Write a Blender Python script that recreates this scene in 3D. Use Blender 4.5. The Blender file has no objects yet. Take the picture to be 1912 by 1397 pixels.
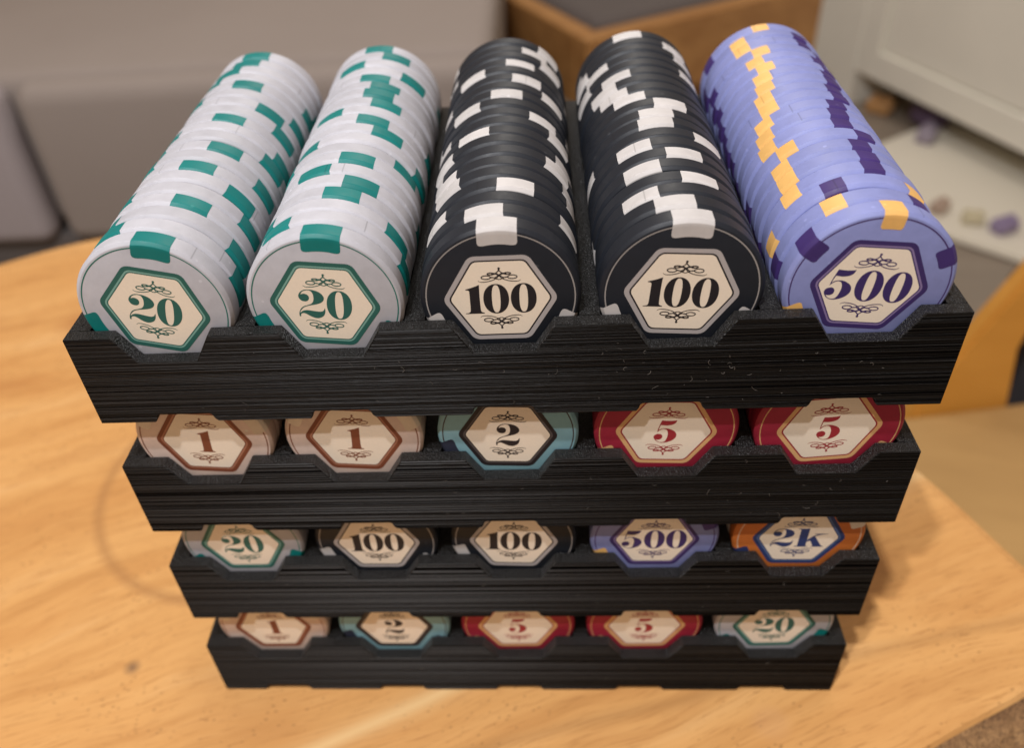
import bpy, bmesh, math, random
from mathutils import Vector, Matrix
from mathutils.geometry import tessellate_polygon

R = math.radians
MM = 0.001
random.seed(11)
SC = bpy.context.scene
COL = SC.collection

# ------------------------------------------------------------------ camera
cam_d = bpy.data.cameras.new("camera")
cam = bpy.data.objects.new("camera", cam_d)
COL.objects.link(cam)
cam.location = (10.037 * MM, -162.613 * MM, (148.109 + 133.14) * MM)
cam.rotation_euler = (R(49.71), R(4.06), R(2.49))
cam_d.sensor_fit = 'HORIZONTAL'
cam_d.sensor_width = 36.0
cam_d.lens = 1598.02 / 1912 * 36
cam_d.shift_x = 67.598 / 1912
cam_d.shift_y = 22.17 / 1912
cam_d.clip_start = 0.01
cam_d.clip_end = 60
cam_d.dof.use_dof = True
cam_d.dof.focus_distance = 0.211
cam_d.dof.aperture_fstop = cam_d.lens / 3.1
SC.camera = cam

# ------------------------------------------------------------------ world: the soft light of the room
w = bpy.data.worlds.new("World")
SC.world = w
w.use_nodes = True
bg = w.node_tree.nodes["Background"]
bg.inputs[0].default_value = (1.0, 0.72, 0.50, 1)
bg.inputs[1].default_value = 0.29

# ------------------------------------------------------------------ the two ceiling spots that cast the stepped shadows, and an added fill lamp
def lamp(name, loc, watts, rad, col):
    d = bpy.data.lights.new(name, 'POINT')
    d.energy = watts
    d.color = col
    d.shadow_soft_size = rad
    o = bpy.data.objects.new(name, d)
    o.location = loc
    COL.objects.link(o)
    return o
lamp("ceiling_or_fill_lamp", (-0.456, -0.652, 1.63), 53, 0.022, (0.98, 0.98, 1.0))
lamp("ceiling_or_fill_lamp", (0.10, 2.10, 1.63), 40, 0.22, (1.0, 0.95, 0.88))  # unseen lamp added to brighten the cabinet and the back of the room
lamp("ceiling_or_fill_lamp", (-0.215, -0.440, 1.63), 53, 0.022, (0.98, 0.98, 1.0))

SC.view_settings.view_transform = 'Standard'
SC.view_settings.look = 'None'
SC.view_settings.exposure = 0.22
SC.view_settings.gamma = 1.0
SC.cycles.max_bounces = 8
SC.cycles.diffuse_bounces = 4
SC.cycles.glossy_bounces = 3
try:
    SC.cycles.use_denoising = True
except Exception:
    pass

# ================================================================== helpers
def tag(o, label=None, cat=None, group=None, kind=None):
    if label: o['label'] = label
    if cat: o['category'] = cat
    if group: o['group'] = group
    if kind: o['kind'] = kind
    return o

def empty(name, loc=(0, 0, 0), rot=(0, 0, 0)):
    o = bpy.data.objects.new(name, None)
    o.empty_display_size = 0.01
    o.location = loc
    o.rotation_euler = rot
    COL.objects.link(o)
    return o

def link(name, mesh, parent=None, loc=None):
    o = bpy.data.objects.new(name, mesh)
    COL.objects.link(o)
    if parent is not None: o.parent = parent
    if loc is not None: o.location = loc
    return o

def mesh_from(name, verts, faces, mat, smooth=False, mats=None):
    me = bpy.data.meshes.new(name)
    me.from_pydata([tuple(c * MM for c in v) for v in verts], [], faces)
    me.materials.append(mat)
    if smooth:
        me.polygons.foreach_set('use_smooth', [True] * len(me.polygons))
    me.update()
    return me

def bm_mesh(name, bm, mat, smooth=False):
    bmesh.ops.recalc_face_normals(bm, faces=bm.faces)
    me = bpy.data.meshes.new(name)
    bm.to_mesh(me)
    bm.free()
    me.materials.append(mat)
    if smooth:
        me.polygons.foreach_set('use_smooth', [True] * len(me.polygons))
    return me

def bm_box(bm, x0, x1, y0, y1, z0, z1, bev=0.0, seg=2, mtx=None, top_only=False):
    """box in metres"""
    r = bmesh.ops.create_cube(bm, size=1)
    vs = r['verts']
    for v in vs:
        v.co = Vector(((x0 + x1) / 2 + v.co.x * (x1 - x0), (y0 + y1) / 2 + v.co.y * (y1 - y0), (z0 + z1) / 2 + v.co.z * (z1 - z0)))
    if mtx is not None:
        for v in vs: v.co = mtx @ v.co
    if bev > 0:
        es = list({e for v in vs for e in v.link_edges})
        if top_only:
            zt = max(v.co.z for v in vs)
            bmesh.ops.bevel(bm, geom=[e for e in es if not all(v.co.z > zt - 1e-4 for v in e.verts)], offset=.012, segments=2, affect='EDGES', profile=0.5)
            zt = max(v.co.z for v in bm.verts)
            es = [e for e in bm.edges if all(v.co.z > zt - 1e-4 for v in e.verts)]
        bmesh.ops.bevel(bm, geom=es, offset=bev, segments=seg, affect='EDGES', profile=0.5)

# ------------------------------------------------------------------ materials
def new_mat(name):
    m = bpy.data.materials.new(name)
    m.use_nodes = True
    return m, m.node_tree.nodes, m.node_tree.links, m.node_tree.nodes['Principled BSDF']

def noise(n, l, vec, scale, detail=3, rough=0.55, dist=0.0):
    t = n.new('ShaderNodeTexNoise')
    t.inputs['Scale'].default_value = scale
    t.inputs['Detail'].default_value = detail
    t.inputs['Roughness'].default_value = rough
    t.inputs['Distortion'].default_value = dist
    if vec is not None: l.new(vec, t.inputs['Vector'])
    return t

def ramp(n, l, src, stops):
    r = n.new('ShaderNodeValToRGB')
    e = r.color_ramp.elements
    while len(e) > 1: e.remove(e[-1])
    e[0].position = stops[0][0]
    c = stops[0][1]
    e[0].color = (c, c, c, 1) if not hasattr(c, '__len__') else (*c, 1)
    for p, c in stops[1:]:
        x = e.new(p)
        x.color = (c, c, c, 1) if not hasattr(c, '__len__') else (*c, 1)
    l.new(src, r.inputs[0])
    return r

def mix(n, l, fac, a, b, mode='MIX'):
    m = n.new('ShaderNodeMix')
    m.data_type = 'RGBA'
    m.blend_type = mode
    for sock, v in ((m.inputs[0], fac), (m.inputs[6], a), (m.inputs[7], b)):
        if hasattr(v, 'node') or hasattr(v, 'is_output'):
            l.new(v, sock)
        elif isinstance(v, (int, float)):
            sock.default_value = v
        else:
            sock.default_value = (*v, 1)
    return m.outputs[2]

def bump(n, l, h, strength, dist, normal=None):
    b = n.new('ShaderNodeBump')
    b.inputs['Strength'].default_value = strength
    b.inputs['Distance'].default_value = dist
    l.new(h, b.inputs['Height'])
    if normal is not None: l.new(normal, b.inputs['Normal'])
    return b.outputs[0]

def mapping(n, l, scale, rot=(0, 0, 0), coord='Object', loc=(0, 0, 0)):
    tc = n.new('ShaderNodeTexCoord')
    mp = n.new('ShaderNodeMapping')
    mp.inputs['Scale'].default_value = scale
    mp.inputs['Rotation'].default_value = rot
    mp.inputs['Location'].default_value = loc
    l.new(tc.outputs[coord], mp.inputs[0])
    return mp.outputs[0]

def chip_plastic(name, col, rough=0.50):
    m, n, l, b = new_mat(name)
    v = mapping(n, l, (1, 1, 1))
    oi = n.new('ShaderNodeObjectInfo')
    va = n.new('ShaderNodeVectorMath'); va.operation = 'ADD'
    sc = n.new('ShaderNodeVectorMath'); sc.operation = 'SCALE'
    cx = n.new('ShaderNodeCombineXYZ')
    for k in range(3): l.new(oi.outputs['Random'], cx.inputs[k])
    l.new(cx.outputs[0], sc.inputs[0]); sc.inputs['Scale'].default_value = 3.0
    l.new(v, va.inputs[0]); l.new(sc.outputs[0], va.inputs[1])
    t = noise(n, l, va.outputs[0], 260, 4, 0.6)
    dark = tuple(c * 0.93 for c in col); light = tuple(min(1, c * 1.05) for c in col)
    c1 = mix(n, l, ramp(n, l, t.outputs[0], [(0.3, 0.0), (0.7, 1.0)]).outputs[0], dark, light)
    # no two chips share quite the same shade
    hv = n.new('ShaderNodeHueSaturation')
    vr = n.new('ShaderNodeMapRange'); vr.inputs[3].default_value = 0.92; vr.inputs[4].default_value = 1.05
    l.new(oi.outputs['Random'], vr.inputs[0]); l.new(vr.outputs[0], hv.inputs['Value']); l.new(c1, hv.inputs['Color'])
    c1 = hv.outputs[0]
    # moulding seam across the rim, at a different place on every chip
    sx = n.new('ShaderNodeSeparateXYZ'); l.new(v, sx.inputs[0])
    at = n.new('ShaderNodeMath'); at.operation = 'ARCTAN2'; l.new(sx.outputs[0], at.inputs[0]); l.new(sx.outputs[2], at.inputs[1])
    of = n.new('ShaderNodeMath'); of.operation = 'MULTIPLY_ADD'; l.new(oi.outputs['Random'], of.inputs[0]); of.inputs[1].default_value = -5.4; of.inputs[2].default_value = 2.7
    df = n.new('ShaderNodeMath'); df.operation = 'ADD'; l.new(at.outputs[0], df.inputs[0]); l.new(of.outputs[0], df.inputs[1])
    ab = n.new('ShaderNodeMath'); ab.operation = 'ABSOLUTE'; l.new(df.outputs[0], ab.inputs[0])
    rd = n.new('ShaderNodeVectorMath'); rd.operation = 'MULTIPLY'; l.new(v, rd.inputs[0]); rd.inputs[1].default_value = (1, 0, 1)
    rl = n.new('ShaderNodeVectorMath'); rl.operation = 'LENGTH'; l.new(rd.outputs[0], rl.inputs[0])
    rim = n.new('ShaderNodeMath'); rim.operation = 'GREATER_THAN'; l.new(rl.outputs['Value'], rim.inputs[0]); rim.inputs[1].default_value = 0.0187
    sm = n.new('ShaderNodeMath'); sm.operation = 'MULTIPLY'; l.new(ramp(n, l, ab.outputs[0], [(0.004, 0.55), (0.012, 0.0)]).outputs[0], sm.inputs[0]); l.new(rim.outputs[0], sm.inputs[1])
    c1 = mix(n, l, sm.outputs[0], c1, tuple(c * 0.45 for c in col))
    # grime rubbed into the rim, faint pale scuffs
    gm = noise(n, l, va.outputs[0], 90, 4, 0.65)
    c1 = mix(n, l, ramp(n, l, gm.outputs[0], [(0.56, 0.0), (0.74, 0.22)]).outputs[0], c1, tuple(c * 0.62 for c in col))
    vs = n.new('ShaderNodeTexVoronoi'); vs.inputs['Scale'].default_value = 130; l.new(va.outputs[0], vs.inputs['Vector'])
    c1 = mix(n, l, ramp(n, l, vs.outputs['Distance'], [(0.045, 0.5), (0.075, 0.0)]).outputs[0], c1, tuple(min(.8, c * 1.25 + .05) for c in col))
    l.new(c1, b.inputs['Base Color'])
    t2 = noise(n, l, va.outputs[0], 2600, 2, 0.5)
    rr = n.new('ShaderNodeMapRange')
    rr.inputs[3].default_value = rough - 0.12; rr.inputs[4].default_value = rough + 0.12
    l.new(t.outputs[0], rr.inputs[0]); l.new(rr.outputs[0], b.inputs['Roughness'])
    l.new(bump(n, l, t2.outputs[0], 0.25, 0.00006), b.inputs['Normal'])
    b.inputs['Specular IOR Level'].default_value = 0.33
    return m

def print_ink(name, col, rough=0.5):
    m, n, l, b = new_mat(name)
    v = mapping(n, l, (1, 1, 1))
    t = noise(n, l, v, 1500, 3, 0.6)
    c1 = mix(n, l, t.outputs[0], tuple(c * 0.94 for c in col), tuple(min(1, c * 1.05) for c in col))
    l.new(c1, b.inputs['Base Color'])
    b.inputs['Roughness'].default_value = rough
    b.inputs['Specular IOR Level'].default_value = 0.35
    return m

def printed_black(name, lines=True):
    """black filament: layer lines run level along the walls"""
    m, n, l, b = new_mat(name)
    b.inputs['Base Color'].default_value = (0.0016, 0.0014, 0.0016, 1)
    tc = n.new('ShaderNodeTexCoord'); oi = n.new('ShaderNodeObjectInfo')
    ad = n.new('ShaderNodeVectorMath'); ad.operation = 'ADD'
    cx = n.new('ShaderNodeCombineXYZ')
    for k in (0, 2): l.new(oi.outputs['Random'], cx.inputs[k])
    l.new(tc.outputs['Object'], ad.inputs[0]); l.new(cx.outputs[0], ad.inputs[1])
    def mp(sc):
        x = n.new('ShaderNodeMapping'); x.inputs['Scale'].default_value = sc
        l.new(ad.outputs[0], x.inputs[0]); return x.outputs[0]
    gr = noise(n, l, mp((1, 1, 1)), 2600, 2, 0.6)
    if lines:
        a1 = noise(n, l, mp((2.5, 2.5, 2700)), 1.0, 2, 0.5)
        a2 = noise(n, l, mp((420, 420, 3900)), 1.0, 2, 0.6)
        a3 = noise(n, l, mp((2.0, 2.0, 2700)), 1.0, 3, 0.6)
        g1 = ramp(n, l, a1.outputs[0], [(0.38, 0.0), (0.50, 1.0)]).outputs[0]
        s = n.new('ShaderNodeMath'); s.operation = 'MULTIPLY_ADD'
        l.new(a2.outputs[0], s.inputs[0]); s.inputs[1].default_value = 0.55
        l.new(g1, s.inputs[2])
        l.new(bump(n, l, s.outputs[0], 0.9, 0.00030), b.inputs['Normal'])
        rr = n.new('ShaderNodeMapRange')
        rr.inputs[1].default_value = 0.36; rr.inputs[2].default_value = 0.64
        rr.inputs[3].default_value = 0.44; rr.inputs[4].default_value = 0.56
        l.new(a3.outputs[0], rr.inputs[0]); l.new(rr.outputs[0], b.inputs['Roughness'])
        sp = n.new('ShaderNodeMapRange')
        sp.inputs[1].default_value = 0.42; sp.inputs[2].default_value = 0.66
        sp.inputs[3].default_value = 0.0; sp.inputs[4].default_value = 0.85
        l.new(a3.outputs[0], sp.inputs[0]); l.new(sp.outputs[0], b.inputs['Specular IOR Level'])
        tg = n.new('ShaderNodeCombineXYZ'); tg.inputs[2].default_value = 1.0
        l.new(tg.outputs[0], b.inputs['Tangent'])
        # the tiny beads scatter light up and down, hardly sideways
        b.inputs['Anisotropic'].default_value = 1.0
    else:
        g2 = noise(n, l, mp((1, 1, 1)), 1300, 1, 0.5)
        ms = n.new('ShaderNodeMath'); ms.operation = 'ADD'
        l.new(gr.outputs[0], ms.inputs[0]); l.new(g2.outputs[0], ms.inputs[1])
        l.new(bump(n, l, ms.outputs[0], 1.0, 0.0011), b.inputs['Normal'])
        b.inputs['Base Color'].default_value = (0.016, 0.016, 0.0165, 1)
        b.inputs['Roughness'].default_value = 0.34
        b.inputs['Specular IOR Level'].default_value = 0.6
    return m

def cloth(name, c0, c1, scale=900):
    m, n, l, b = new_mat(name)
    v = mapping(n, l, (1, 1, 1))
    t = noise(n, l, v, 3.0, 4, 0.6); f = noise(n, l, v, scale, 2, 0.5)
    l.new(mix(n, l, t.outputs[0], c0, c1), b.inputs['Base Color'])
    b.inputs['Roughness'].default_value = 0.9
    l.new(bump(n, l, f.outputs[0], 0.5, 0.002), b.inputs['Normal'])
    return m

def paint(name, c, rough=0.45):
    m, n, l, b = new_mat(name)
    v = mapping(n, l, (1, 1, 1))
    t = noise(n, l, v, 6.0, 4, 0.6)
    l.new(mix(n, l, t.outputs[0], tuple(x * 0.93 for x in c), tuple(min(1, x * 1.05) for x in c)), b.inputs['Base Color'])
    b.inputs['Roughness'].default_value = rough
    return m

def plain_wood(name, c0, c1, rot=0.0, scale=(3, 40, 40), rough=0.4):
    m, n, l, b = new_mat(name)
    v = mapping(n, l, scale, (0, 0, rot))
    t = noise(n, l, v, 1.0, 5, 0.6, 0.6)
    l.new(mix(n, l, ramp(n, l, t.outputs[0], [(0.3, 0.0), (0.7, 1.0)]).outputs[0], c0, c1), b.inputs['Base Color'])
    b.inputs['Roughness'].default_value = rough
    return m

def table_wood():
    m, n, l, b = new_mat('table_wood')
    v = mapping(n, l, (1, 1, 1), (0, 0, R(-21)))            # grain runs about 21 degrees to the long side of the trays
    # slow waviness of the grain
    wv = noise(n, l, v, 4.5, 3, 0.5)
    sub = n.new('ShaderNodeVectorMath'); sub.operation = 'SUBTRACT'
    l.new(wv.outputs['Color'], sub.inputs[0]); sub.inputs[1].default_value = (0.5, 0.5, 0.5)
    mul = n.new('ShaderNodeVectorMath'); mul.operation = 'MULTIPLY'
    l.new(sub.outputs[0], mul.inputs[0]); mul.inputs[1].default_value = (0.06, 0.062, 0.0)
    add = n.new('ShaderNodeVectorMath'); add.operation = 'ADD'
    l.new(v, add.inputs[0]); l.new(mul.outputs[0], add.inputs[1])
    def st(sx, sy, off):
        mp = n.new('ShaderNodeMapping')
        mp.inputs['Scale'].default_value = (sx, sy, sy)
        mp.inputs['Location'].default_value = (off, off * 2.3, 0.0)
        l.new(add.outputs[0], mp.inputs[0])
        return mp.outputs[0]
    broad = noise(n, l, st(4.0, 26, 0.7), 1.0, 4, 0.6)
    mid = noise(n, l, st(9, 110, 4.1), 1.0, 4, 0.6)
    fine = noise(n, l, st(70, 1100, 9.3), 1.0, 3, 0.65)
    blot = noise(n, l, st(14, 30, 2.9), 1.0, 3, 0.6)
    c = ramp(n, l, broad.outputs[0], [(0.30, (0.52, 0.238, 0.072)), (0.44, (0.635, 0.325, 0.108)), (0.58, (0.68, 0.366, 0.130)), (0.72, (0.76, 0.46, 0.200))]).outputs[0]
    c = mix(n, l, ramp(n, l, mid.outputs[0], [(0.34, 0.45), (0.50, 0.0)]).outputs[0], c, (0.47, 0.215, 0.062))
    c = mix(n, l, ramp(n, l, mid.outputs[0], [(0.60, 0.0), (0.80, 0.55)]).outputs[0], c, (0.78, 0.44, 0.17))
    c = mix(n, l, ramp(n, l, fine.outputs[0], [(0.34, 0.5), (0.46, 0.0)]).outputs[0], c, (0.36, 0.155, 0.045))
    c = mix(n, l, ramp(n, l, blot.outputs[0], [(0.30, 0.35), (0.46, 0.0)]).outputs[0], c, (0.48, 0.22, 0.07))
    # short dark pores lying along the grain
    vo = n.new('ShaderNodeTexVoronoi'); vo.feature = 'F1'
    vo.inputs['Scale'].default_value = 1.0
    l.new(st(260, 480, 6.0), vo.inputs['Vector'])
    thr = n.new('ShaderNodeMath'); thr.operation = 'MULTIPLY'
    pm = ramp(n, l, vo.outputs['Distance'], [(0.10, 0.85), (0.22, 0.0)]).outputs[0]
    gate = ramp(n, l, noise(n, l, st(20, 30, 1.7), 1.0, 2, 0.5).outputs[0], [(0.44, 0.0), (0.56, 1.0)]).outputs[0]
    l.new(pm, thr.inputs[0]); l.new(gate, thr.inputs[1])
    c = mix(n, l, thr.outputs[0], c, (0.33, 0.16, 0.055))
    tc = n.new('ShaderNodeTexCoord')
    def dist_to(p, sx=1.0, sy=1.0, wob=0.0):
        s = n.new('ShaderNodeVectorMath'); s.operation = 'SUBTRACT'
        l.new(tc.outputs['Object'], s.inputs[0]); s.inputs[1].default_value = (p[0], p[1], 0)
        k = n.new('ShaderNodeVectorMath'); k.operation = 'MULTIPLY'
        l.new(s.outputs[0], k.inputs[0]); k.inputs[1].default_value = (sx, sy, 0)
        src = k.outputs[0]
        if wob:
            ad = n.new('ShaderNodeVectorMath'); ad.operation = 'ADD'
            sw = n.new('ShaderNodeVectorMath'); sw.operation = 'SCALE'
            l.new(sub.outputs[0], sw.inputs[0]); sw.inputs['Scale'].default_value = wob
            l.new(src, ad.inputs[0]); l.new(sw.outputs[0], ad.inputs[1]); src = ad.outputs[0]
        ln = n.new('ShaderNodeVectorMath'); ln.operation = 'LENGTH'
        l.new(src, ln.inputs[0])
        return ln.outputs['Value']
    # knot, a faint cup ring and a small pale mark
    c = mix(n, l, ramp(n, l, dist_to((-0.148, 0.009), 1, 1.0), [(0.0007, 0.8), (0.0014, 0.35), (0.0026, 0.0)]).outputs[0], c, (0.10, 0.06, 0.045))
    c = mix(n, l, ramp(n, l, dist_to((-0.128, 0.108), 1, 0.95, 0.012), [(0.0640, 0.0), (0.0665, 0.6), (0.0690, 0.0)]).outputs[0], c, (0.36, 0.17, 0.06))
    c = mix(n, l, ramp(n, l, dist_to((0.084, -0.012)), [(0.0040, 0.25), (0.0050, 0.45), (0.0062, 0.0)]).outputs[0], c, (0.60, 0.33, 0.16))
    c = mix(n, l, ramp(n, l, dist_to((-0.262, 0.235), 1, 1.3, 0.02), [(0.004, 0.6), (0.02, 0.0)]).outputs[0], c, (0.36, 0.13, 0.035))
    # pale sapwood streak in front
    def line_mask(p, ang, hw, soft, x0, x1):
        s = n.new('ShaderNodeVectorMath'); s.operation = 'SUBTRACT'
        l.new(tc.outputs['Object'], s.inputs[0]); s.inputs[1].default_value = (p[0], p[1], 0)
        ro = n.new('ShaderNodeVectorRotate'); ro.rotation_type = 'Z_AXIS'
        l.new(s.outputs[0], ro.inputs['Vector']); ro.inputs['Angle'].default_value = -ang
        ad = n.new('ShaderNodeVectorMath'); ad.operation = 'MULTIPLY_ADD'
        l.new(sub.outputs[0], ad.inputs[0]); ad.inputs[1].default_value = (0.02, 0.012, 0); l.new(ro.outputs[0], ad.inputs[2])
        sp = n.new('ShaderNodeSeparateXYZ'); l.new(ad.outputs[0], sp.inputs[0])
        ab = n.new('ShaderNodeMath'); ab.operation = 'ABSOLUTE'; l.new(sp.outputs[1], ab.inputs[0])
        return sp, ramp(n, l, ab.outputs[0], [(max(0, hw - soft), 1.0), (hw + soft, 0.0)]).outputs[0]
    sp, lm = line_mask((-0.046, -0.008), R(27), 0.0028, 0.0018, 0, 0)
    c = mix(n, l, lm, c, (0.74, 0.48, 0.22))
    sp, lm = line_mask((0.085, 0.004), R(14), 0.0005, 0.0012, 0, 0)
    gm = n.new('ShaderNodeMath'); gm.operation = 'MULTIPLY'; l.new(lm, gm.inputs[0]); gm.inputs[1].default_value = 0.38
    c = mix(n, l, gm.outputs[0], c, (0.30, 0.14, 0.045))
    l.new(c, b.inputs['Base Color'])
    b.inputs['Roughness'].default_value = 0.48
    b.inputs['Specular IOR Level'].default_value = 0.35
    l.new(bump(n, l, fine.outputs[0], 0.3, 0.0004), b.inputs['Normal'])
    return m

M_TRAY = printed_black('black_filament')
M_TOP = printed_black('black_filament_top', False)
M_FIBRE = paint('pale_fibre', (0.20, 0.18, 0.16), 0.6)

# ================================================================== the printed faces of the chips
def bez(pts):
    """closed outline through points; a third item marks a corner. Catmull-Rom between corners"""
    k0 = next((i for i, p in enumerate(pts) if len(p) > 2), None)
    if k0 is None:
        runs = [pts + [pts[0]]]; closed = True
    else:
        q = pts[k0:] + pts[:k0] + [pts[k0]]
        runs, cur = [], [q[0]]
        for p in q[1:]:
            cur.append(p)
            if len(p) > 2: runs.append(cur); cur = [p]
        if len(cur) > 1: runs.append(cur)
        closed = False
    out = []
    for r in runs:
        for i in range(len(r) - 1):
            p1, p2 = r[i], r[i + 1]
            if len(r) == 2:
                out.append((p1[0], p1[1])); continue
            p0 = r[i - 1] if i > 0 else (r[-2] if closed else p1)
            p3 = r[i + 2] if i + 2 < len(r) else (r[1] if closed else p2)
            for s in range(6):
                t = s / 6
                a = [0.5 * (2 * p1[c] + (p2[c] - p0[c]) * t + (2 * p0[c] - 5 * p1[c] + 4 * p2[c] - p3[c]) * t * t + (3 * p1[c] - p0[c] - 3 * p2[c] + p3[c]) * t ** 3) for c in (0, 1)]
                out.append(tuple(a))
    return out

def superell(cx, cy, rx, ry, n, k=48):
    o = []
    for i in range(k):
        a = 2 * math.pi * i / k
        c, s = math.cos(a), math.sin(a)
        o.append((cx + rx * math.copysign(abs(c) ** (2 / n), c), cy + ry * math.copysign(abs(s) ** (2 / n), s)))
    return o

C1 = 1
def glyph(ch):
    """list of (outline, [holes]) in units of the numeral height, with its advance width"""
    if ch == '0':
        return [(superell(.37, .5, .37, .512, 2.12), [superell(.37, .5, .122, .475, 2.5)])], .74
    if ch == '1':
        raw = [(50, 522, 1), (112, 503), (175, 481), (242, 450, 1), (250, 560), (270, 740), (288, 870), (303, 915), (348, 936, 1), (348, 948, 1), (72, 948, 1), (72, 938, 1), (128, 925), (140, 880), (122, 700), (108, 580), (96, 545), (50, 534, 1)]
        p = [((x - .11 * (y - 450) - 14) / 500 * 1.0, (948 - y) / 498) + tuple(r) for x, y, *r in raw]
        return [(bez(p), [])], .50
    if ch == '2':
        raw = [(300, 952, 1), (296, 905), (310, 850), (345, 792), (400, 752), (460, 730), (530, 703), (568, 675), (590, 635), (598, 580), (592, 520), (572, 475), (545, 452), (505, 443), (450, 450), (400, 470), (368, 503), (356, 532, 1),
               (400, 513), (452, 516), (495, 540), (513, 580), (500, 625), (460, 652), (415, 657), (365, 645), (330, 615), (311, 575), (318, 530), (345, 490), (390, 455), (440, 435), (510, 429), (600, 435), (690, 460), (760, 505), (795, 565), (785, 620), (740, 663), (680, 690), (600, 712), (520, 730), (440, 754), (385, 784), (340, 832), (320, 866), (324, 880, 1),
               (365, 845), (430, 826), (500, 825), (600, 835), (700, 840), (750, 830), (780, 806), (797, 766, 1), (806, 800), (798, 860), (770, 915), (720, 950), (650, 970), (580, 962), (510, 936), (450, 905), (400, 886), (360, 889), (332, 908), (326, 952, 1)]
        p = [((x - 296) / 510 * .78, (968 - y) / 540) + tuple(r) for x, y, *r in raw]
        return [(bez(p), [])], .78
    if ch == '5':
        raw = [(590, 345, 1), (700, 353), (800, 352), (880, 346), (917, 338, 1), (890, 395), (840, 430), (760, 451), (680, 456), (610, 450), (572, 447, 1), (545, 505), (524, 566, 1), (560, 541), (610, 525), (680, 519), (760, 530), (850, 565), (905, 610), (926, 670), (900, 735), (830, 790), (740, 825), (650, 841), (580, 839), (510, 815), (460, 775), (432, 730), (430, 705), (455, 667), (510, 645), (570, 645), (610, 670), (622, 705), (605, 745), (560, 768), (510, 773), (478, 763, 1), (505, 796), (550, 820), (600, 829), (650, 822), (690, 795), (720, 735), (736, 660), (730, 600), (705, 555), (660, 536), (610, 539), (560, 561), (520, 590), (498, 610, 1), (515, 535), (545, 450), (575, 375)]
        p = [((x + .07 * (y - 345) - 458) / 505 * .74, (841 - y) / 500) + tuple(r) for x, y, *r in raw]
        return [(bez(p), [])], .75
    if ch == 'k':
        stem = [(.02, 0), (.50, 0), (.50, .03), (.43, .045), (.43, .955), (.43, 1.0), (.03, 1.0), (.03, .97), (.13, .955), (.13, .045), (.02, .03)]
        leg = [(.435, .40), (.62, .60), (.665, .60), (.985, .05), (1.06, .03), (1.06, 0), (.62, 0), (.62, .03), (.68, .045), (.545, .345), (.435, .27)]
        arm = [(.63, .61), (.80, .685), (.64, .70), (.64, .725), (1.10, .725), (1.10, .70), (.98, .69), (.87, .665), (.66, .575)]
        return [(stem, []), (leg, []), (arm, [])], 1.06
    raise ValueError(ch)

def fill(polys, y):
    """polygons with holes -> verts, faces in the plane y (x right, z up)"""
    V, F = [], []
    for out, holes in polys:
        loops = [[Vector((a, b, 0)) for a, b in lp] for lp in [out] + holes]
        base = len(V)
        flat = [p for lp in loops for p in lp]
        V += [(p.x, y, p.y) for p in flat]
        for t in tessellate_polygon(loops):
            a, b_, c = t
            pa, pb, pc = flat[a], flat[b_], flat[c]
            if (pb.x - pa.x) * (pc.y - pa.y) - (pb.y - pa.y) * (pc.x - pa.x) < 0: b_, c = c, b_
            F.append((base + a, base + b_, base + c))
    return V, F

def rhex(rad, rnd, k=6):
    """hexagon with points left and right and rounded corners; rad is the sharp circumradius"""
    o = []
    d = rnd / math.cos(R(30))
    for i in range(6):
        a = R(60 * i)
        cx, cy = (rad - d) * math.cos(a), (rad - d) * math.sin(a)
        for j in range(k + 1):
            b = a + R(-30 + 60 * j / k)
            o.append((cx + rnd * math.cos(b), cy + rnd * math.sin(b)))
    return o

def ribbon(pts, wid, y, closed=False, taper=False):
    V, F = [], []
    nn = len(pts)
    for i, p in enumerate(pts):
        a = pts[max(0, i - 1)]; b = pts[min(nn - 1, i + 1)]
        dx, dy = b[0] - a[0], b[1] - a[1]
        L = math.hypot(dx, dy) or 1
        w_ = wid
        if taper:
            t = i / (nn - 1)
            w_ = wid * min(1, .35 + 3 * t)
        nx, ny = -dy / L * w_ / 2, dx / L * w_ / 2
        V += [(p[0] + nx, y, p[1] + ny), (p[0] - nx, y, p[1] - ny)]
    for i in range(nn - 1):
        F.append((2 * i, 2 * i + 1, 2 * i + 3, 2 * i + 2))
    return V, F

def open_curve(p, k=5):
    out = []
    for i in range(len(p) - 1):
        p0 = p[max(0, i - 1)]; p1 = p[i]; p2 = p[i + 1]; p3 = p[min(len(p) - 1, i + 2)]
        for s in range(k):
            t = s / k
            out.append(tuple(0.5 * (2 * p1[c] + (p2[c] - p0[c]) * t + (2 * p0[c] - 5 * p1[c] + 4 * p2[c] - p3[c]) * t * t + (3 * p1[c] - p0[c] - 3 * p2[c] + p3[c]) * t ** 3) for c in (0, 1)))
    out.append(p[-1])
    return out

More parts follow.
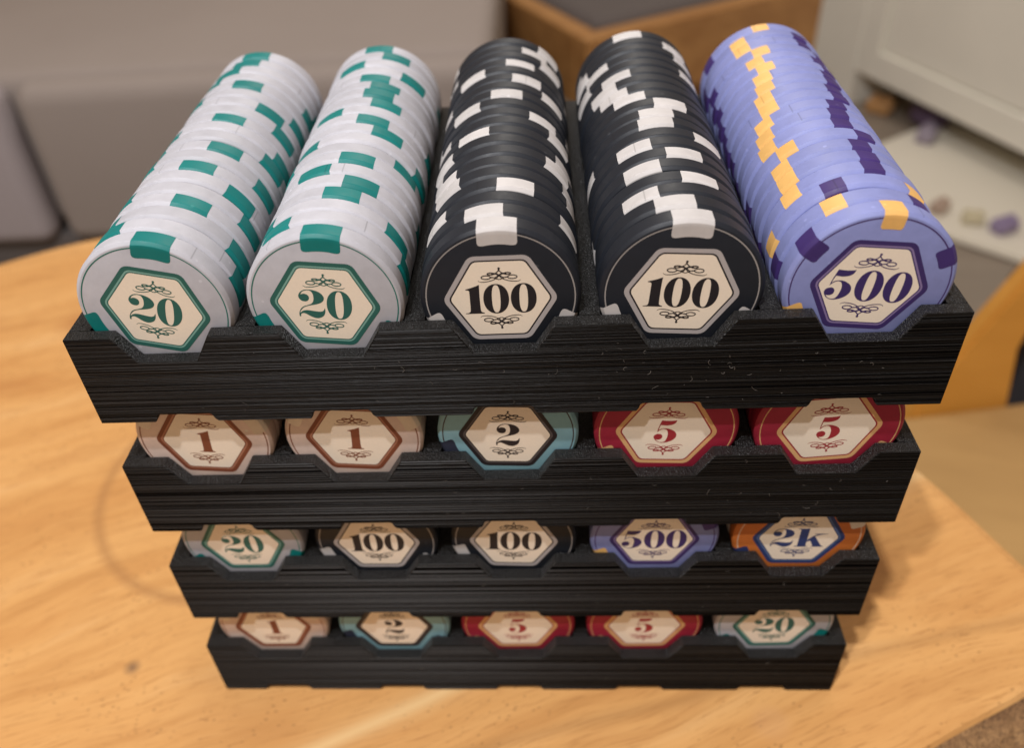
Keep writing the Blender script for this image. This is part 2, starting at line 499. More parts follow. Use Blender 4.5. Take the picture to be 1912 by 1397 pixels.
def flourish_mesh(name, mat, flip):
    # traced in the units of an enlarged view: centre line x = 550, the stem with its bead away from the numeral
    sw = [(150, 342), (205, 368), (330, 362), (430, 338), (500, 305), (552, 262), (610, 232), (690, 222)]
    cx = [(300, 262), (400, 285), (470, 290), (552, 330), (640, 290), (700, 285)]
    V, F = [], []
    lay = [0]
    def put(pts, wid, taper=False, curve=True):
        q = [((x - 550) / 80.0, 4.75 + (372 - y_) / 66.0) for x, y_ in (open_curve(pts) if curve else pts)]
        if flip: q = [(x, -z) for x, z in q]
        v, f = ribbon(q, wid, -.060 - .0012 * lay[0], taper=taper)
        lay[0] += 1
        b = len(V)
        V.extend(v); F.extend([tuple(i + b for i in g) for g in f])
    for sx in (1, -1):
        mx = lambda c: [(550 + sx * (x - 550), y_) for x, y_ in c]
        put(mx(sw), .22, True)
        # the long outer loop and the short flat one above it
        put(mx(superell(796, 287, 86, 33, 2.0, 22) + [(882, 287)]), .27, False, False)
        put(mx(superell(705, 224, 62, 17, 2.0, 18) + [(767, 227)]), .30, False, False)
        put(mx([(722, 287), (670, 292), (620, 290), (552, 248), (490, 215), (440, 225)]), .26)
        put(mx([(640, 232), (590, 200), (552, 165)]), .26)
        put(mx([(552, 330), (610, 312), (660, 290), (722, 284)]), .24)
    put([(552, 178), (548, 150), (556, 132)], .36)
    bead = [((x - 550) / 80.0, 4.75 + (372 - y_) / 66.0) for x, y_ in superell(552, 130, 24, 20, 2, 14)]
    if flip: bead = [(x, -z) for x, z in bead]
    v, f = fill([(bead, [])], -.080)
    b = len(V); V.extend(v); F.extend([tuple(i + b for i in g) for g in f])
    return mesh_from(name, V, F, mat)

NUM_H = 8.2
def numeral_meshes(text, mat):
    """one mesh per character, laid out centred on the hexagon"""
    gap = .055
    gl = [glyph(c) for c in text]
    if len(text) == 3: gap = .05
    W = sum(g[1] for g in gl) + gap * (len(gl) - 1)
    x = -W / 2
    out = []
    for g, wd in gl:
        V, F = [], []
        for q, piece in enumerate(g):
            P = [([((x + a) * NUM_H, (b - .5) * NUM_H) for a, b in piece[0]], [[((x + a) * NUM_H, (b - .5) * NUM_H) for a, b in h] for h in piece[1]])]
            v, f = fill(P, -.062 - .002 * q)
            bs = len(V); V += v; F += [tuple(i + bs for i in t) for t in f]
        out.append(mesh_from('numeral', V, F, mat))
        x += wd + gap
    return out

# ------------------------------------------------------------------ chip meshes
RAD = 19.0; THK = 6.23
def chip_body_mesh(mat, segs=72):
    prof = [(0, 0), (18.10, 0), (18.17, .02), (18.25, .08), (18.86, .69), (18.95, .80), (19.0, .96), (19.0, 1.08), (19.0, 4.83), (19.0, 4.95), (18.95, 5.11), (18.86, 5.22), (18.25, 5.83), (18.17, 5.89), (18.10, 5.91), (0, 5.91)]
    V = [(0, 0, 0)]; F = []
    ring = []
    for r, y in prof[1:-1]:
        ring.append(len(V))
        for i in range(segs):
            a = 2 * math.pi * i / segs
            V.append((r * math.sin(a), y, r * math.cos(a)))
    last = len(V); V.append((0, 5.91, 0))
    for i in range(segs):
        j = (i + 1) % segs
        F.append((0, ring[0] + i, ring[0] + j))
        for k in range(len(ring) - 1):
            F.append((ring[k] + i, ring[k + 1] + i, ring[k + 1] + j, ring[k] + j))
        F.append((last, ring[-1] + j, ring[-1] + i))
    me = mesh_from('body', V, F, mat, True)
    return me

def spot_mesh(mat, hw, face=True):
    o = .035
    st = []
    if face:
        for r, k in ((14.75, .66), (14.85, .80), (15.1, .92), (15.5, .98), (16.0, 1.0), (17.2, 1.0)):
            st.append((r, -o, hw * k))
    q = o * .72
    st += [(18.11, -o, hw), (18.18 + q * .6, .02 - o * .9, hw), (18.25 + q, .08 - q, hw), (18.86 + q, .69 - q, hw), (18.95 + o * .95, .80 - o * .3, hw), (19.0 + o, .96, hw), (19.0 + o, 1.08, hw), (19.0 + o, 4.83, hw), (19.0 + o, 4.95, hw), (18.95 + o * .95, 5.11 + o * .3, hw), (18.86 + q, 5.22 + q, hw), (18.25 + q, 5.83 + q, hw)]
    V, F = [], []
    nu = 11
    for r, y, wd in st:
        for i in range(nu):
            x = wd * (2 * i / (nu - 1) - 1)
            V.append((x, y, math.sqrt(max(0, r * r - x * x))))
    for k in range(len(st) - 1):
        for i in range(nu - 1):
            a = k * nu + i
            F.append((a, a + 1, a + nu + 1, a + nu))
    return mesh_from('edge_spot', V, F, mat, True)

def ring_mesh(mat, r=17.55, wd=.30):
    V, F = [], []
    k = 96
    for i in range(k):
        a = 2 * math.pi * i / k
        for q in (r - wd / 2, r + wd / 2):
            V.append((q * math.sin(a), -.03, q * math.cos(a)))
    for i in range(k):
        j = (i + 1) % k
        F.append((2 * i, 2 * j, 2 * j + 1, 2 * i + 1))
    return mesh_from('ring_line', V, F, mat)

INK = {}
def ink(name, c):
    if name not in INK: INK[name] = print_ink(name, c)
    return INK[name]
CREAM = (0.88, 0.775, 0.64)

KINDS = {
    '20': dict(word='white', body=(.50, .50, .545), spots=[((.003, .19, .18), 'green')], line=(.02, .16, .13), ink=(.025, .125, .105), style='dark', lite=(.20, .40, .35)),
    '100': dict(word='black', body=(.013, .016, .023), spots=[((.58, .555, .545), 'white')], line=(.34, .32, .31), ink=(.016, .014, .018), style='pale', band=(.44, .41, .41)),
    '500': dict(word='periwinkle blue', body=(.245, .275, .555), spots=[((.86, .50, .16), 'orange'), ((.055, .030, .16), 'purple')], line=(.06, .03, .14), ink=(.045, .026, .13), style='dark', lite=(.24, .18, .36)),
    '1': dict(word='cream', body=(.76, .60, .52), spots=[((.76, .66, .54), 'beige')], line=(.22, .07, .03), ink=(.21, .062, .030), style='dark', lite=(.42, .19, .12)),
    '2': dict(word='light blue', body=(.25, .47, .55), spots=[((.03, .035, .06), 'navy')], line=(.05, .025, .02), ink=(.022, .016, .018), style='dark', lite=(.10, .085, .085)),
    '5': dict(word='red', body=(.36, .022, .05), spots=[((.74, .44, .20), 'tan')], line=(.66, .38, .17), ink=(.34, .025, .035), style='pale', band=(.72, .42, .19)),
    '2k': dict(word='orange', body=(.58, .17, .035), spots=[((.03, .045, .15), 'navy'), ((.75, .66, .56), 'white')], line=(.70, .52, .38), ink=(.025, .045, .16), style='dark', lite=(.09, .15, .32)),
}
for key, K in KINDS.items():
    nm = K['word'].replace(' ', '_')
    bmname = chip_plastic(nm + '_chip_plastic', K['body'])
    K['m_body'] = chip_body_mesh(bmname)
    K['m_spots'] = []
    six = len(K['spots']) == 2
    for c, wname in K['spots']:
        sm = chip_plastic(nm + '_chip_' + wname + '_spot', c, .52)
        K['m_spots'].append((spot_mesh(sm, 2.5 if six else 2.1 if key == '5' else 4.55), wname))
    I = ink(nm + '_ink', K['ink'])
    K['m_ring'] = ring_mesh(ink(nm + '_ring_ink', K['line']))
    K['m_num'] = numeral_meshes(key, I)
    K['m_fl'] = [flourish_mesh('flourish', I, False), flourish_mesh('flourish', I, True)]
    cr = ink('cream_paper', CREAM)
    o0 = rhex(13.62, 2.5)
    if K['style'] == 'dark':
        o1 = rhex(12.34, 1.95); o2 = rhex(11.86, 1.7); o3 = rhex(11.52, 1.55)
        cols = (I, ink(nm + '_light_ink', K['lite']), I)
    else:
        o1 = rhex(12.36, 1.95); o2 = rhex(12.32, 1.94); o3 = rhex(11.86, 1.7)
        bd = ink(nm + '_band_ink', K['band'])
        cols = (bd, bd, I)
    K['m_hex'] = mesh_from('face_label', *fill([(o3, [])], -.04), cr)
    K['m_bord'] = mesh_from('border', *fill([(o0, [o1])], -.04), cols[0])
    K['m_bline'] = mesh_from('border_line', *fill([(o1, [o2])], -.04), cols[1])
    K['m_iline'] = mesh_from('border_line', *fill([(o2, [o3])], -.04), cols[2])

PITCH = 42.0; X0 = 0.44; ZC = 33.33; YF = 4.2; TP = 44.38; TH = 27.93; TW = 215.34; WALL = 3.8
TRAY_DX = [0.0, -0.32, -0.64, -1.10]      # each lower tray sits a hair to the left

def col_x(c): return (c - 2) * PITCH + X0

def place_chip(kind, tray, c, i, ang, label, group, face=False, jit=True, soff=0.0):
    K = KINDS[kind]
    jx = random.uniform(-.30, .30) if jit and i else 0
    jz = random.uniform(-.24, .24) if jit and i else 0
    loc = ((col_x(c) + TRAY_DX[tray] + jx) * MM, (YF + i * THK) * MM, ((3 - tray) * TP + ZC + jz) * MM)
    root = empty('poker_chip', loc, (0, R(ang), 0))
    tag(root, label, 'poker chip', group)
    link('body', K['m_body'], root)
    ns = 3 * len(K['m_spots'])
    for s in range(ns):
        me, wn = K['m_spots'][s % len(K['m_spots'])]
        o = link('edge_spot', me, root)
        o.rotation_euler = (0, R(360 / ns * s + soff), 0)
        if len(K['m_spots']) == 2: o['label'] = wn + ' edge spot'
    if face:
        link('ring_line', K['m_ring'], root)
        h = link('face_label', K['m_hex'], root)
        link('border', K['m_bord'], h)
        link('border_line', K['m_bline'], h)
        link('border_line', K['m_iline'], h)
        for me in K['m_num']: link('numeral', me, h)
        for me in K['m_fl']: link('flourish', me, h)
    return root

# spot angle of every chip in the top tray, front to back (degrees clockwise from the top)
ROWS = [
    ('20', 'leftmost white row', [13.5, -30, -44, 24, -44, 55, 13, -46, 24, 68, -43, 13, 65, 43, -43, 11, -36, -20, -5, 0]),
    ('20', 'second white row', [6.5, -35, -55, 12, 23, -18, 14, 59, -40, 32, 18, -27, 25, 14, 19, 7, 43, -23, 21, 1]),
    ('100', 'left black row', [0, -9, -55, 12, -45, -49, 51, 64, -23, 56, 38, -33, 4, 51, 21, -32, 16, 50, 31, 48]),
    ('100', 'right black row', [4, -5, -29, 18, -22, 12, -25, 39, -3, 0, 13, -20, -34, -41, -27, 51, -46, 50, 39, -8]),
    ('500', 'blue row', [6, -27, 38, -51, -47, -48, -38, -50, -49, -45, -36, -35, -31, -28, -22, -27, -18, -31, -33, -7]),
]
ORD = ['front', 'second', 'third', 'fourth', 'fifth', 'sixth', 'seventh', 'eighth', 'ninth', 'tenth', 'eleventh', 'twelfth', 'thirteenth', 'fourteenth', 'fifteenth', 'sixteenth', 'seventeenth', 'eighteenth', 'nineteenth', 'rearmost']
def where(a):
    a = (a + 180) % 360 - 180
    if abs(a) < 9: return 'on top'
    if abs(a) < 40: return 'upper right' if a > 0 else 'upper left'
    return 'far right' if a > 0 else 'far left'
for c, (kind, rowname, angs) in enumerate(ROWS):
    K = KINDS[kind]
    sp = K['m_spots'][0][1]
    for i, a in enumerate(angs):
        if i == 0:
            lab = f"{K['word']} chip showing its {kind} face at the front of the {rowname}"
        elif i == 19:
            lab = f"{K['word']} chip at the back end of the {rowname}, {sp} spot {where(a)}"
        else:
            lab = f"{K['word']} chip, {ORD[i]} from front in {rowname}, {sp} spot {where(a)}"
        place_chip(kind, 0, c, i, a, lab, 'poker chips in the top tray', face=(i == 0), jit=True)

LOW = [None,
    [('1', 5.3), ('1', 4.7), ('2', 2.5), ('5', 2.5), ('5', -5.1)],
    [('20', -.2), ('100', .5), ('100', 2.7), ('500', .6), ('2k', 1.1)],
    [('1', -1.1), ('2', .3), ('5', -.9), ('5', -.9), ('20', -2.1)]]
TNAME = ['top tray', 'second tray down', 'third tray down', 'bottom tray']
CN = ['far left', 'second from left', 'middle', 'second from right', 'far right']
for t in (1, 2, 3):
    for c, (kind, a) in enumerate(LOW[t]):
        K = KINDS[kind]
        deep = 20 if c in (0, 4) else 3
        for i in range(deep):
            ang = a if i == 0 else random.uniform(-60, 60)
            if i == 0:
                lab = f"{K['word']} chip marked {kind}, {CN[c]} in the {TNAME[t]}"
            else:
                lab = f"{K['word']} chip, {ORD[i].replace('rearmost', 'last')} from front, {CN[c]} in {TNAME[t]}"
            place_chip(kind, t, c, i, ang, lab, 'front chips of the lower trays' if i == 0 else f"chips behind the {CN[c]} chip of the {TNAME[t]}", face=(i == 0), soff={'20': -3, '1': 60, '5': 2}.get(kind, 6) if i == 0 else 0)

# ================================================================== the trays
def wall_outline():
    """front view of a tray's end wall in mm"""
    P = []
    hw = TW / 2
    # bottom, left to right, with the shallow notches
    P.append((-hw, 0))
    for c in range(5):
        x = col_x(c) - .5
        P += [(x - 8.55, 0), (x - 8.0, .9), (x - 7.6, 2.2), (x - 7.0, 2.62), (x + 6.6, 2.62), (x + 7.3, 2.2), (x + 7.7, .9), (x + 8.5, 0)]
    P.append((hw, 0)); P.append((hw, TH))
    for c in reversed(range(5)):
        x = col_x(c) + .45
        P += [(x + 12.1, TH), (x + 7.5, 20.35), (x - 7.5, 20.35), (x - 12.1, TH)]
    P.append((-hw, TH))
    return P

def extrude_outline(P, y0, y1, bev, mat, name):
    bm = bmesh.new()
    a = [bm.verts.new((x * MM, y0 * MM, z * MM)) for x, z in P]
    f = bm.faces.new(a)
    r = bmesh.ops.extrude_face_region(bm, geom=[f])
    for v in r['geom']:
        if isinstance(v, bmesh.types.BMVert): v.co.y = y1 * MM
    bm.normal_update()
    if bev:
        es = [e for e in bm.edges if e.is_manifold and e.calc_face_angle(0) > .3]
        bmesh.ops.bevel(bm, geom=es, offset=bev * MM, segments=2, affect='EDGES', profile=.5, clamp_overlap=True)
    return bm_mesh(name, bm, mat)

def two_tone(me):
    """up-facing faces carry the rough top surface"""
    me.materials.append(M_TOP)
    for p in me.polygons:
        if p.normal.z > .45: p.material_index = 1
    return me

ME_WALL = two_tone(extrude_outline(wall_outline(), 0, WALL, .32, M_TRAY, 'front_wall'))
DEPTH = 128.9

def trough_mesh():
    SWI = 104.6
    P = []
    def arc(cx, cz, r, zlim, up, n=20):
        h = math.sqrt(max(0, r * r - (zlim - cz) ** 2))
        a0 = math.atan2(zlim - cz, -h); a1 = math.atan2(zlim - cz, h)
        pts = []
        for i in range(n + 1):
            t = i / n
            if up:          # underside hollow, over the top from left to right
                a = a0 + (a1 - a0) * t
            else:           # trough, under the bottom from right to left
                b0 = math.atan2(zlim - cz, h); b1 = math.atan2(zlim - cz, -h)
                a = b0 + (b1 - b0) * t
            pts.append((cx + r * math.cos(a), cz + r * math.sin(a)))
        return pts
    P.append((-SWI, .02))
    for c in range(5):
        P += arc(col_x(c), ZC - TP, 19.7, .02, True)
    P += [(SWI, .02), (SWI, TH - .05)]
    for c in reversed(range(5)):
        P += arc(col_x(c), ZC, 19.35, TH - .05, False)
    P.append((-SWI, TH - .05))
    bm = bmesh.new()
    n = len(P)
    rows = []
    for y in (WALL + .01, DEPTH - .01):
        rows.append([bm.verts.new((x * MM, y * MM, z * MM)) for x, z in P])
    for i in range(n):
        j = (i + 1) % n
        bm.faces.new((rows[0][i], rows[0][j], rows[1][j], rows[1][i]))
    return two_tone(bm_mesh('trough', bm, M_TRAY))
ME_TROUGH = trough_mesh()

def side_wall_mesh(s):
    bm = bmesh.new()
    a, b = sorted((s * 104.63, s * (TW / 2 - .02)))
    bm_box(bm, a * MM, b * MM, (WALL + .01) * MM, (DEPTH - .01) * MM, 0.03 * MM, (TH - .02) * MM, .2 * MM, 1)
    return two_tone(bm_mesh('side_wall', bm, M_TRAY))
ME_SIDE = [side_wall_mesh(-1), side_wall_mesh(1)]

def fibre_mesh(seed, count):
    """lint and stray filament hairs clinging to the front wall"""
    rnd = random.Random(seed)
    V, F = [], []
    for _ in range(count):
        x = rnd.triangular(-100, 104, 92); z = rnd.uniform(2.5, 27)
        cc = min(range(5), key=lambda c: abs(col_x(c) - x))
        if abs(x - col_x(cc)) < 13 and z > 19: z -= 8
        L = rnd.uniform(.15, 1.5) if rnd.random() < .75 else rnd.uniform(1.5, 2.8)
        a = rnd.uniform(0, 2 * math.pi); cur = rnd.uniform(-2.2, 2.2)
        p = [x, z]; n = 6; wd = rnd.uniform(.016, .034)
        pts = []
        for k in range(n):
            pts.append(tuple(p)); p[0] += L / n * math.cos(a); p[1] += L / n * math.sin(a); a += cur / n * 2
        b = len(V)
        for k, q in enumerate(pts):
            y = -.05 - .12 * math.sin(math.pi * k / (n - 1))
            for dx, dz, dy in ((0, wd, 0), (-wd, -wd * .6, 0), (wd, -wd * .6, -wd)):
                V.append((q[0] + dx, y + dy, q[1] + dz))
        for k in range(n - 1):
            for s in range(3):
                t = (s + 1) % 3
                F.append((b + 3 * k + s, b + 3 * k + t, b + 3 * k + 3 + t, b + 3 * k + 3 + s))
    return mesh_from('lint', V, F, M_FIBRE)

TLAB = ['black plastic tray on top of the stack holding five full rows of chips',
        'second black plastic tray from the top, front chips 1 1 2 5 5',
        'third black plastic tray from the top, front chips 20 100 100 500 2k',
        'bottom black plastic tray resting on the wooden table']
for t in range(4):
    root = empty('chip_tray', (TRAY_DX[t] * MM, 0, (3 - t) * TP * MM + .0002))
    tag(root, TLAB[t], 'chip tray', 'stacked black chip trays')
    link('front_wall', ME_WALL, root)
    bw = link('back_wall', ME_WALL, root, (0, DEPTH * MM, 0))
    link('trough', ME_TROUGH, root)
    for s in (0, 1): link('side_wall', ME_SIDE[s], root)
    lo = link('lint', fibre_mesh(40 + t, [60, 34, 20, 10][t]), root)
    lo['kind'] = 'stuff'

# ================================================================== the table
def table():
    ctrl = [(-.480, .140), (-.415, .262), (-.349, .306), (-.293, .335), (-.215, .352), (-.110, .352), (-.005, .318), (.075, .250), (.132, .172), (.170, .108), (.190, .062), (.201, .030), (.193, .0125), (.171, -.001), (.141, -.016), (.05, -.0635), (-.05, -.1155), (-.16, -.178), (-.27, -.232), (-.37, -.262), (-.45, -.235), (-.50, -.150), (-.515, .0)]
    pts = bez(ctrl)
    rnd = random.Random(5)
    n = len(pts)
    bm = bmesh.new()
    prof = [(-.004, 0.0), (-.0012, -.0012), (.0, -.003)]
    barkp = [(.0, -.003), (.006, -.007), (.013, -.014), (.016, -.026), (.006, -.040)]
    def nx_near(i):
        x, y = pts[i]
        return y < .006 + .0 * x and x > -.40 and y > -.30
    def sweep(bm, prof, rough):
        rings = []
        for k, (off, z) in enumerate(prof):
            ring = []
            for i, (x, y) in enumerate(pts):
                a = pts[i - 1]; b = pts[(i + 1) % n]
                dx, dy = b[0] - a[0], b[1] - a[1]
                L = math.hypot(dx, dy)
                nx, ny = dy / L, -dx / L
                near = 1.0 if nx_near(i) else .12
                o = -(off * (near if k > 0 or off >= 0 else 1) + (rnd.uniform(-rough, rough) * near if k else 0))
                ring.append(bm.verts.new((x + nx * o, y + ny * o, z)))
            rings.append(ring)
        for k in range(len(rings) - 1):
            for i in range(n):
                j = (i + 1) % n
                bm.faces.new((rings[k][i], rings[k][j], rings[k + 1][j], rings[k + 1][i]))
        return rings
    rings = sweep(bm, prof, 0)
    bm.faces.new(rings[0])
    bk = bmesh.new()
    br = sweep(bk, barkp, .0012)
    bk.faces.new(list(reversed(br[-1])))
    root = empty('wooden_table', (0, 0, 0))
    tag(root, 'honey coloured wooden table with a curved live edge under the trays', 'table')
    bmesh.ops.triangulate(bm, faces=[f for f in bm.faces if len(f.verts) > 4])
    link('tabletop', bm_mesh('tabletop', bm, table_wood()), root)
    bmesh.ops.triangulate(bk, faces=[f for f in bk.faces if len(f.verts) > 4])
    bark, bn, bl, bb_ = new_mat('bark_edge_wood')
    bv = mapping(bn, bl, (60, 60, 260), (0, 0, R(-27)))
    b1 = noise(bn, bl, bv, 1.0, 5, .7); b2_ = noise(bn, bl, mapping(bn, bl, (1, 1, 1)), 700, 4, .7)
    bc = mix(bn, bl, ramp(bn, bl, b1.outputs[0], [(.3, 0.0), (.7, 1.0)]).outputs[0], (.22, .11, .045), (.52, .30, .13))
    bl.new(mix(bn, bl, ramp(bn, bl, b2_.outputs[0], [(.35, .6), (.55, 0.0)]).outputs[0], bc, (.06, .03, .014)), bb_.inputs['Base Color'])
    bb_.inputs['Roughness'].default_value = .8
    bl.new(bump(bn, bl, b2_.outputs[0], .8, .002), bb_.inputs['Normal'])
    link('live_edge', bm_mesh('live_edge', bk, bark), root)
    lm = plain_wood('table_leg_wood', (.34, .16, .05), (.50, .25, .09))
    for x, y in ((-.36, .14), (-.02, .22), (.11, .0), (-.34, -.18)):
        b2 = bmesh.new()
        bmesh.ops.create_cone(b2, cap_ends=True, segments=20, radius1=.018, radius2=.028, depth=.71, matrix=Matrix.Translation((x, y, -.04 - .355)))
        link('leg', bm_mesh('leg', b2, lm, False), root)
table()

# ================================================================== the room behind, far out of focus
fl = bmesh.new()
bm_box(fl, -6, 6, -3, 5.2, -.80, -.75)
FM = plain_wood('floor_boards', (.24, .20, .16), (.31, .26, .21), R(12), (1.2, 9, 9), .45)
tag(link('floor', bm_mesh('floor', fl, FM)), kind='structure', label='grey brown floor behind the table')
wl = bmesh.new()
bm_box(wl, -6, 6, 4.6, 4.75, -.75, 2.2)
tag(link('wall', bm_mesh('wall', wl, paint('wall_paint', (.42, .38, .33), .8))), kind='structure', label='taupe wall at the back of the room')

def sofa():
    root = empty('sofa', (-1.1, 1.9, -.75))
    tag(root, 'taupe upholstered sofa out of focus behind the white chips', 'sofa')
    fab = cloth('taupe_fabric', (.31, .266, .242), (.36, .312, .286), 300)
    arm = cloth('lilac_grey_fabric', (.36, .32, .335), (.43, .385, .395), 300)
    inv = Matrix.Translation((1.1, -1.9, .75))
    b = bmesh.new(); bm_box(b, -1.75, -.055, 1.150, 2.75, -.43, -.165, .03, 6, inv)
    link('seat_cushion', bm_mesh('seat_cushion', b, fab, True), root)
    b = bmesh.new(); bm_box(b, -.802, -.055, 1.095, 1.158, -.44, -.168, .030, 6, inv)
    link('front_panel', bm_mesh('front_panel', b, fab, True), root)
    b = bmesh.new(); bm_box(b, -1.75, -.824, 1.090, 1.158, -.44, -.166, .030, 6, inv)
    link('front_panel', bm_mesh('front_panel', b, arm, True), root)
    b = bmesh.new(); bm_box(b, -1.75, -.055, 2.76, 2.98, -.41, .30, .08, 6, inv)
    link('back_cushion', bm_mesh('back_cushion', b, fab, True), root)
    b = bmesh.new(); bm_box(b, -1.74, -.065, 1.12, 2.97, -.68, -.435, .01, 2, inv)
    link('base', bm_mesh('base', b, paint('shaded_sofa_base', (.12, .105, .10), .8)), root)  # dark colour stands in for the shadow beneath the sofa
    dm = paint('dark_sofa_leg', (.03, .025, .022), .5)
    for x, y in ((-.15, 1.25), (-.15, 2.85), (-1.65, 1.25), (-1.65, 2.85)):
        b = bmesh.new(); bm_box(b, x - .03, x + .03, y - .03, y + .03, -.75, -.682, .006, 1, inv)
        link('leg', bm_mesh('leg', b, dm), root)
sofa()

def bench():
    C = Vector((.112, 1.56)); RR = Vector((.640, 1.83)); LL = Vector((-.075, 1.93))
    root = empty('wooden_bench', (C.x, C.y, -.75))
    tag(root, 'brown wooden bench with a dark grey cushion behind the black chips', 'bench')
    wd = plain_wood('bench_wood', (.33, .15, .045), (.50, .26, .09), R(25), (4, 30, 30), .4)
    cu = cloth('dark_grey_cushion', (.105, .09, .085), (.14, .12, .115), 300)
    ux = (RR - C).normalized(); uy = (LL - C).normalized()
    lx = (RR - C).length; ly = (LL - C).length
    A = Matrix(((ux.x, uy.x, 0, 0), (ux.y, uy.y, 0, 0), (0, 0, 1, .75), (0, 0, 0, 1)))
    def bb(name, x0, x1, y0, y1, z0, z1, mat, bev=.006, sm=False):
        b = bmesh.new(); bm_box(b, x0, x1, y0, y1, z0, z1, bev, 3, A)
        return link(name, bm_mesh(name, b, mat, sm), root)
    bb('front_rail', 0, lx, 0, .045, -.45, -.30, wd)
    bb('side_rail', 0, .045, .047, ly, -.45, -.30, wd)
    bb('side_rail', lx - .045, lx, .047, ly, -.45, -.30, wd)
    bb('back_rail', .047, lx - .047, ly - .045, ly, -.45, -.30, wd)
    for x, y in ((0, 0), (lx - .06, 0), (0, ly - .06), (lx - .06, ly - .06)):
        bb('leg', x + .003, x + .057, y + .003, y + .057, -.75, -.452, wd)
    bb('cushion', .05, lx - .05, .05, ly - .05, -.36, -.285, cu, .03, True)
bench()

def cabinet():
    P = Vector((.860, 2.300)); Q = Vector((1.672, .256))
    u = (Q - P).normalized(); v = Vector((-u.y, u.x))       # v points away from the front, into the room's side
    L = (Q - P).length
    root = empty('white_cabinet', (P.x, P.y, -.75))
    tag(root, 'cream white cabinet with recessed door panels raised above the floor at right', 'cabinet')
    A = Matrix(((u.x, v.x, 0, 0), (u.y, v.y, 0, 0), (0, 0, 1, 0), (0, 0, 0, 1)))
    pm = paint('cream_cabinet_paint', (.90, .88, .79), .4)
    def bb(name, x0, x1, y0, y1, z0, z1, bev=.004, parent=None):
        b = bmesh.new(); bm_box(b, x0, x1, y0, y1, z0, z1, bev, 2, A)
        return link(name, bm_mesh(name, b, pm), parent or root)
    bb('carcass', 0, L, .025, .55, .10, .95)
    bb('plinth_foot', -.17, .07, -.005, .5, 0, .95)
    bb('plinth_foot', L - .06, L, -.005, .5, 0, .098)
    n = 3
    for k in range(n):
        x0 = .07 + (L - .07) * k / n; x1 = .07 + (L - .07) * (k + 1) / n - .012
        d = bb('door_panel', x0 + .075, x1 - .075, .010, .023, .175, .86)
        for a, b_, z0, z1 in ((x0, x0 + .073, .10, .945), (x1 - .073, x1, .10, .945)):
            bb('stile', a, b_, -.002, .0235, z0, z1, .003, d)
        for z0, z1 in ((.10, .172), (.863, .945)):
            bb('rail', x0 + .0745, x1 - .0745, -.002, .0235, z0, z1, .003, d)
        km = bmesh.new()
        bmesh.ops.create_uvsphere(km, u_segments=14, v_segments=8, radius=.014, matrix=A @ Matrix.Translation((x0 + .03, -.018, .6)))
        link('knob', bm_mesh('knob', km, pm, True), d)
cabinet()

# things lying on the floor in front of the cabinet
def play_mat():
    b = bmesh.new()
    P = [(.845, 1.93), (.865, 1.52), (1.02, 1.37), (1.26, 1.66), (1.10, 2.10)]
    f = b.faces.new([b.verts.new((x, y, -.748)) for x, y in P])
    r = bmesh.ops.extrude_face_region(b, geom=[f])
    for v in r['geom']:
        if isinstance(v, bmesh.types.BMVert): v.co.z = -.735
    bmesh.ops.bevel(b, geom=list(b.edges), offset=.004, segments=2, affect='EDGES')
    return tag(link('floor_mat', bm_mesh('floor_mat', b, cloth('white_mat', (.74, .70, .60), (.82, .78, .68), 200))), 'pale flat mat on the floor below the cabinet', 'mat')
play_mat()
def toy(loc, c, r, label, seed):
    """small padded toy brick: a rounded block with a round stud"""
    rnd = random.Random(seed)
    m = paint('toy_paint', c, .4)
    root = empty('toy_brick', loc, (0, 0, rnd.uniform(0, 3)))
    tag(root, label, 'toy', 'toys on the floor by the cabinet')
    b = bmesh.new(); bm_box(b, -r, r, -r * .7, r * .7, 0, r * 1.1, r * .25, 3)
    link('block', bm_mesh('block', b, m, True), root)
    for dx in (-.5, .5):
        b = bmesh.new(); bmesh.ops.create_cone(b, cap_ends=True, segments=16, radius1=r * .28, radius2=r * .26, depth=r * .3, matrix=Matrix.Translation((dx * r, 0, r * 1.22)))
        link('stud', bm_mesh('stud', b, m), root)
FZ = -.749
toy((1.004, 1.505, FZ + .015), (.30, .24, .40), .026, 'purple toy brick at the near edge of the pale floor mat', 1)
toy((.955, 1.545, FZ + .015), (.66, .60, .42), .022, 'yellow toy brick beside the purple one on the pale floor mat', 2)
toy((.905, 1.600, FZ + .015), (.48, .36, .29), .022, 'reddish brown toy brick nearest the blue chips on the floor mat', 3)
toy((1.062, 1.470, FZ + .015), (.62, .48, .48), .020, 'pink toy brick on the floor mat at the right edge of the photo', 4)
toy((1.040, 2.060, FZ + .015), (.13, .09, .17), .045, 'dark purple toy brick under the edge of the cabinet', 5)
toy((.955, 2.180, FZ), (.55, .30, .12), .034, 'orange toy brick on the floor by the cabinet foot', 6)
toy((1.000, 1.960, FZ + .015), (.34, .30, .38), .030, 'grey violet toy brick on the far part of the floor mat', 7)

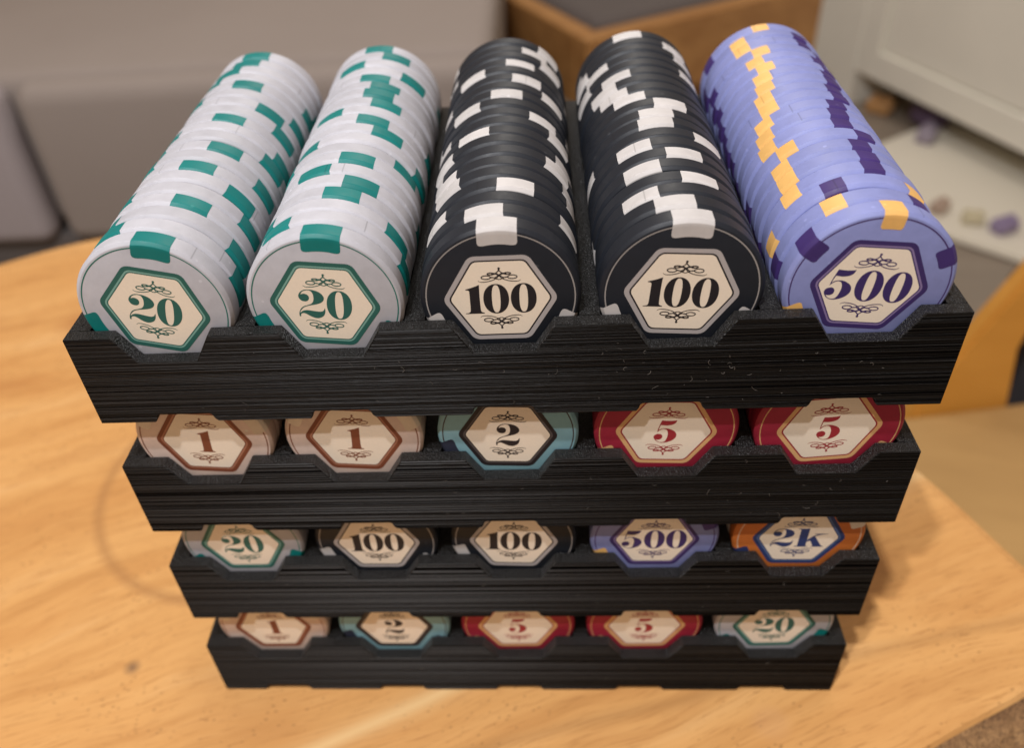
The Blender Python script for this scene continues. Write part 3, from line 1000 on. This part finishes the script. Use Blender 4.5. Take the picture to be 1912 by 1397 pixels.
def chair():
    B = Vector((.358, .466, -.30)); d = Vector((.988, .153, 0)); bk = Vector((-.153, .988, 0))
    root = empty('wooden_chair', (B.x, B.y, -.75))
    tag(root, 'tan wooden chair pushed up to the right side of the table', 'chair')
    seat = plain_wood('chair_seat_wood', (.40, .235, .085), (.54, .33, .125), R(40), (3, 14, 14), .5)
    back = plain_wood('chair_back_wood', (.52, .235, .035), (.62, .29, .05), R(40), (3, 14, 14), .45)
    A = Matrix(((d.x, bk.x, 0, 0), (d.y, bk.y, 0, 0), (0, 0, 1, .45), (0, 0, 0, 1)))
    def bb(name, x0, x1, y0, y1, z0, z1, mat, bev):
        b = bmesh.new(); bm_box(b, x0, x1, y0, y1, z0, z1, bev, 4, A)
        return link(name, bm_mesh(name, b, mat, False), root)
    bb('seat', -.12, .62, -.43, -.002, -.03, 0, seat, .012)
    tilt = A @ Matrix.Rotation(R(-15), 4, 'X')
    def board(name, P):
        b = bmesh.new()
        f = b.faces.new([b.verts.new((x, .002, z)) for x, z in P])
        r = bmesh.ops.extrude_face_region(b, geom=[f])
        for v in r['geom']:
            if isinstance(v, bmesh.types.BMVert): v.co.y = .026
        b.normal_update()
        bmesh.ops.bevel(b, geom=[e for e in b.edges if e.calc_face_angle(0) > .5], offset=.004, segments=2, affect='EDGES')
        b.transform(tilt)
        return link(name, bm_mesh(name, b, back), root)
    # two back posts that splay out of the seat corners and a curved top rail
    board('back_post', [(-.002, -.03), (.105, -.03), (.106, .05), (.124, .096), (.166, .150), (.245, .238), (.192, .238), (.098, .119), (.02, .02)])
    board('back_post', [(.560, -.03), (.615, -.03), (.615, .238), (.560, .238)])
    board('top_rail', [(.192, .241), (.615, .241), (.620, .30), (.600, .34), (.235, .34), (.205, .30)])
    for x in (-.09, .58):
        for y in (-.40, -.04):
            bb('leg', x - .018, x + .018, y - .018, y + .018, -.45, -.032, back, .006)
chair()

def bag():
    """dark bag shape made up to fill the dark gap behind the chair"""
    root = empty('dark_gap_bag', (.69, .62, -.75))  # made-up object standing in for the dark void beside the chair post
    tag(root, 'dark bag shape filling the dark gap behind the tan chair at the right edge', 'bag')
    m = cloth('dark_gap_cloth', (.020, .020, .026), (.035, .033, .040), 300)
    A = Matrix.Rotation(R(9), 4, 'Z')
    b = bmesh.new(); bm_box(b, -.17, .25, -.06, .07, 0, .50, .03, 4, A)
    link('bag_body', bm_mesh('bag_body', b, m, True), root)
    for y in (-.03, .04):
        V, F = [], []
        for k in range(17):
            a = math.pi * k / 16
            p = Vector((.09 - .09 * math.cos(a), y, .49 + .05 * math.sin(a)))
            for dx, dy in ((-.008, -.004), (.008, -.004), (.008, .004), (-.008, .004)):
                V.append(tuple((A @ Vector((p.x + dx * math.cos(a), p.y + dy, p.z + dx * math.sin(a)))) / MM))
        for k in range(16):
            for q in range(4):
                r = (q + 1) % 4
                F.append((4 * k + q, 4 * k + r, 4 * k + 4 + r, 4 * k + 4 + q))
        link('handle', mesh_from('handle', V, F, m, True), root)
bag()
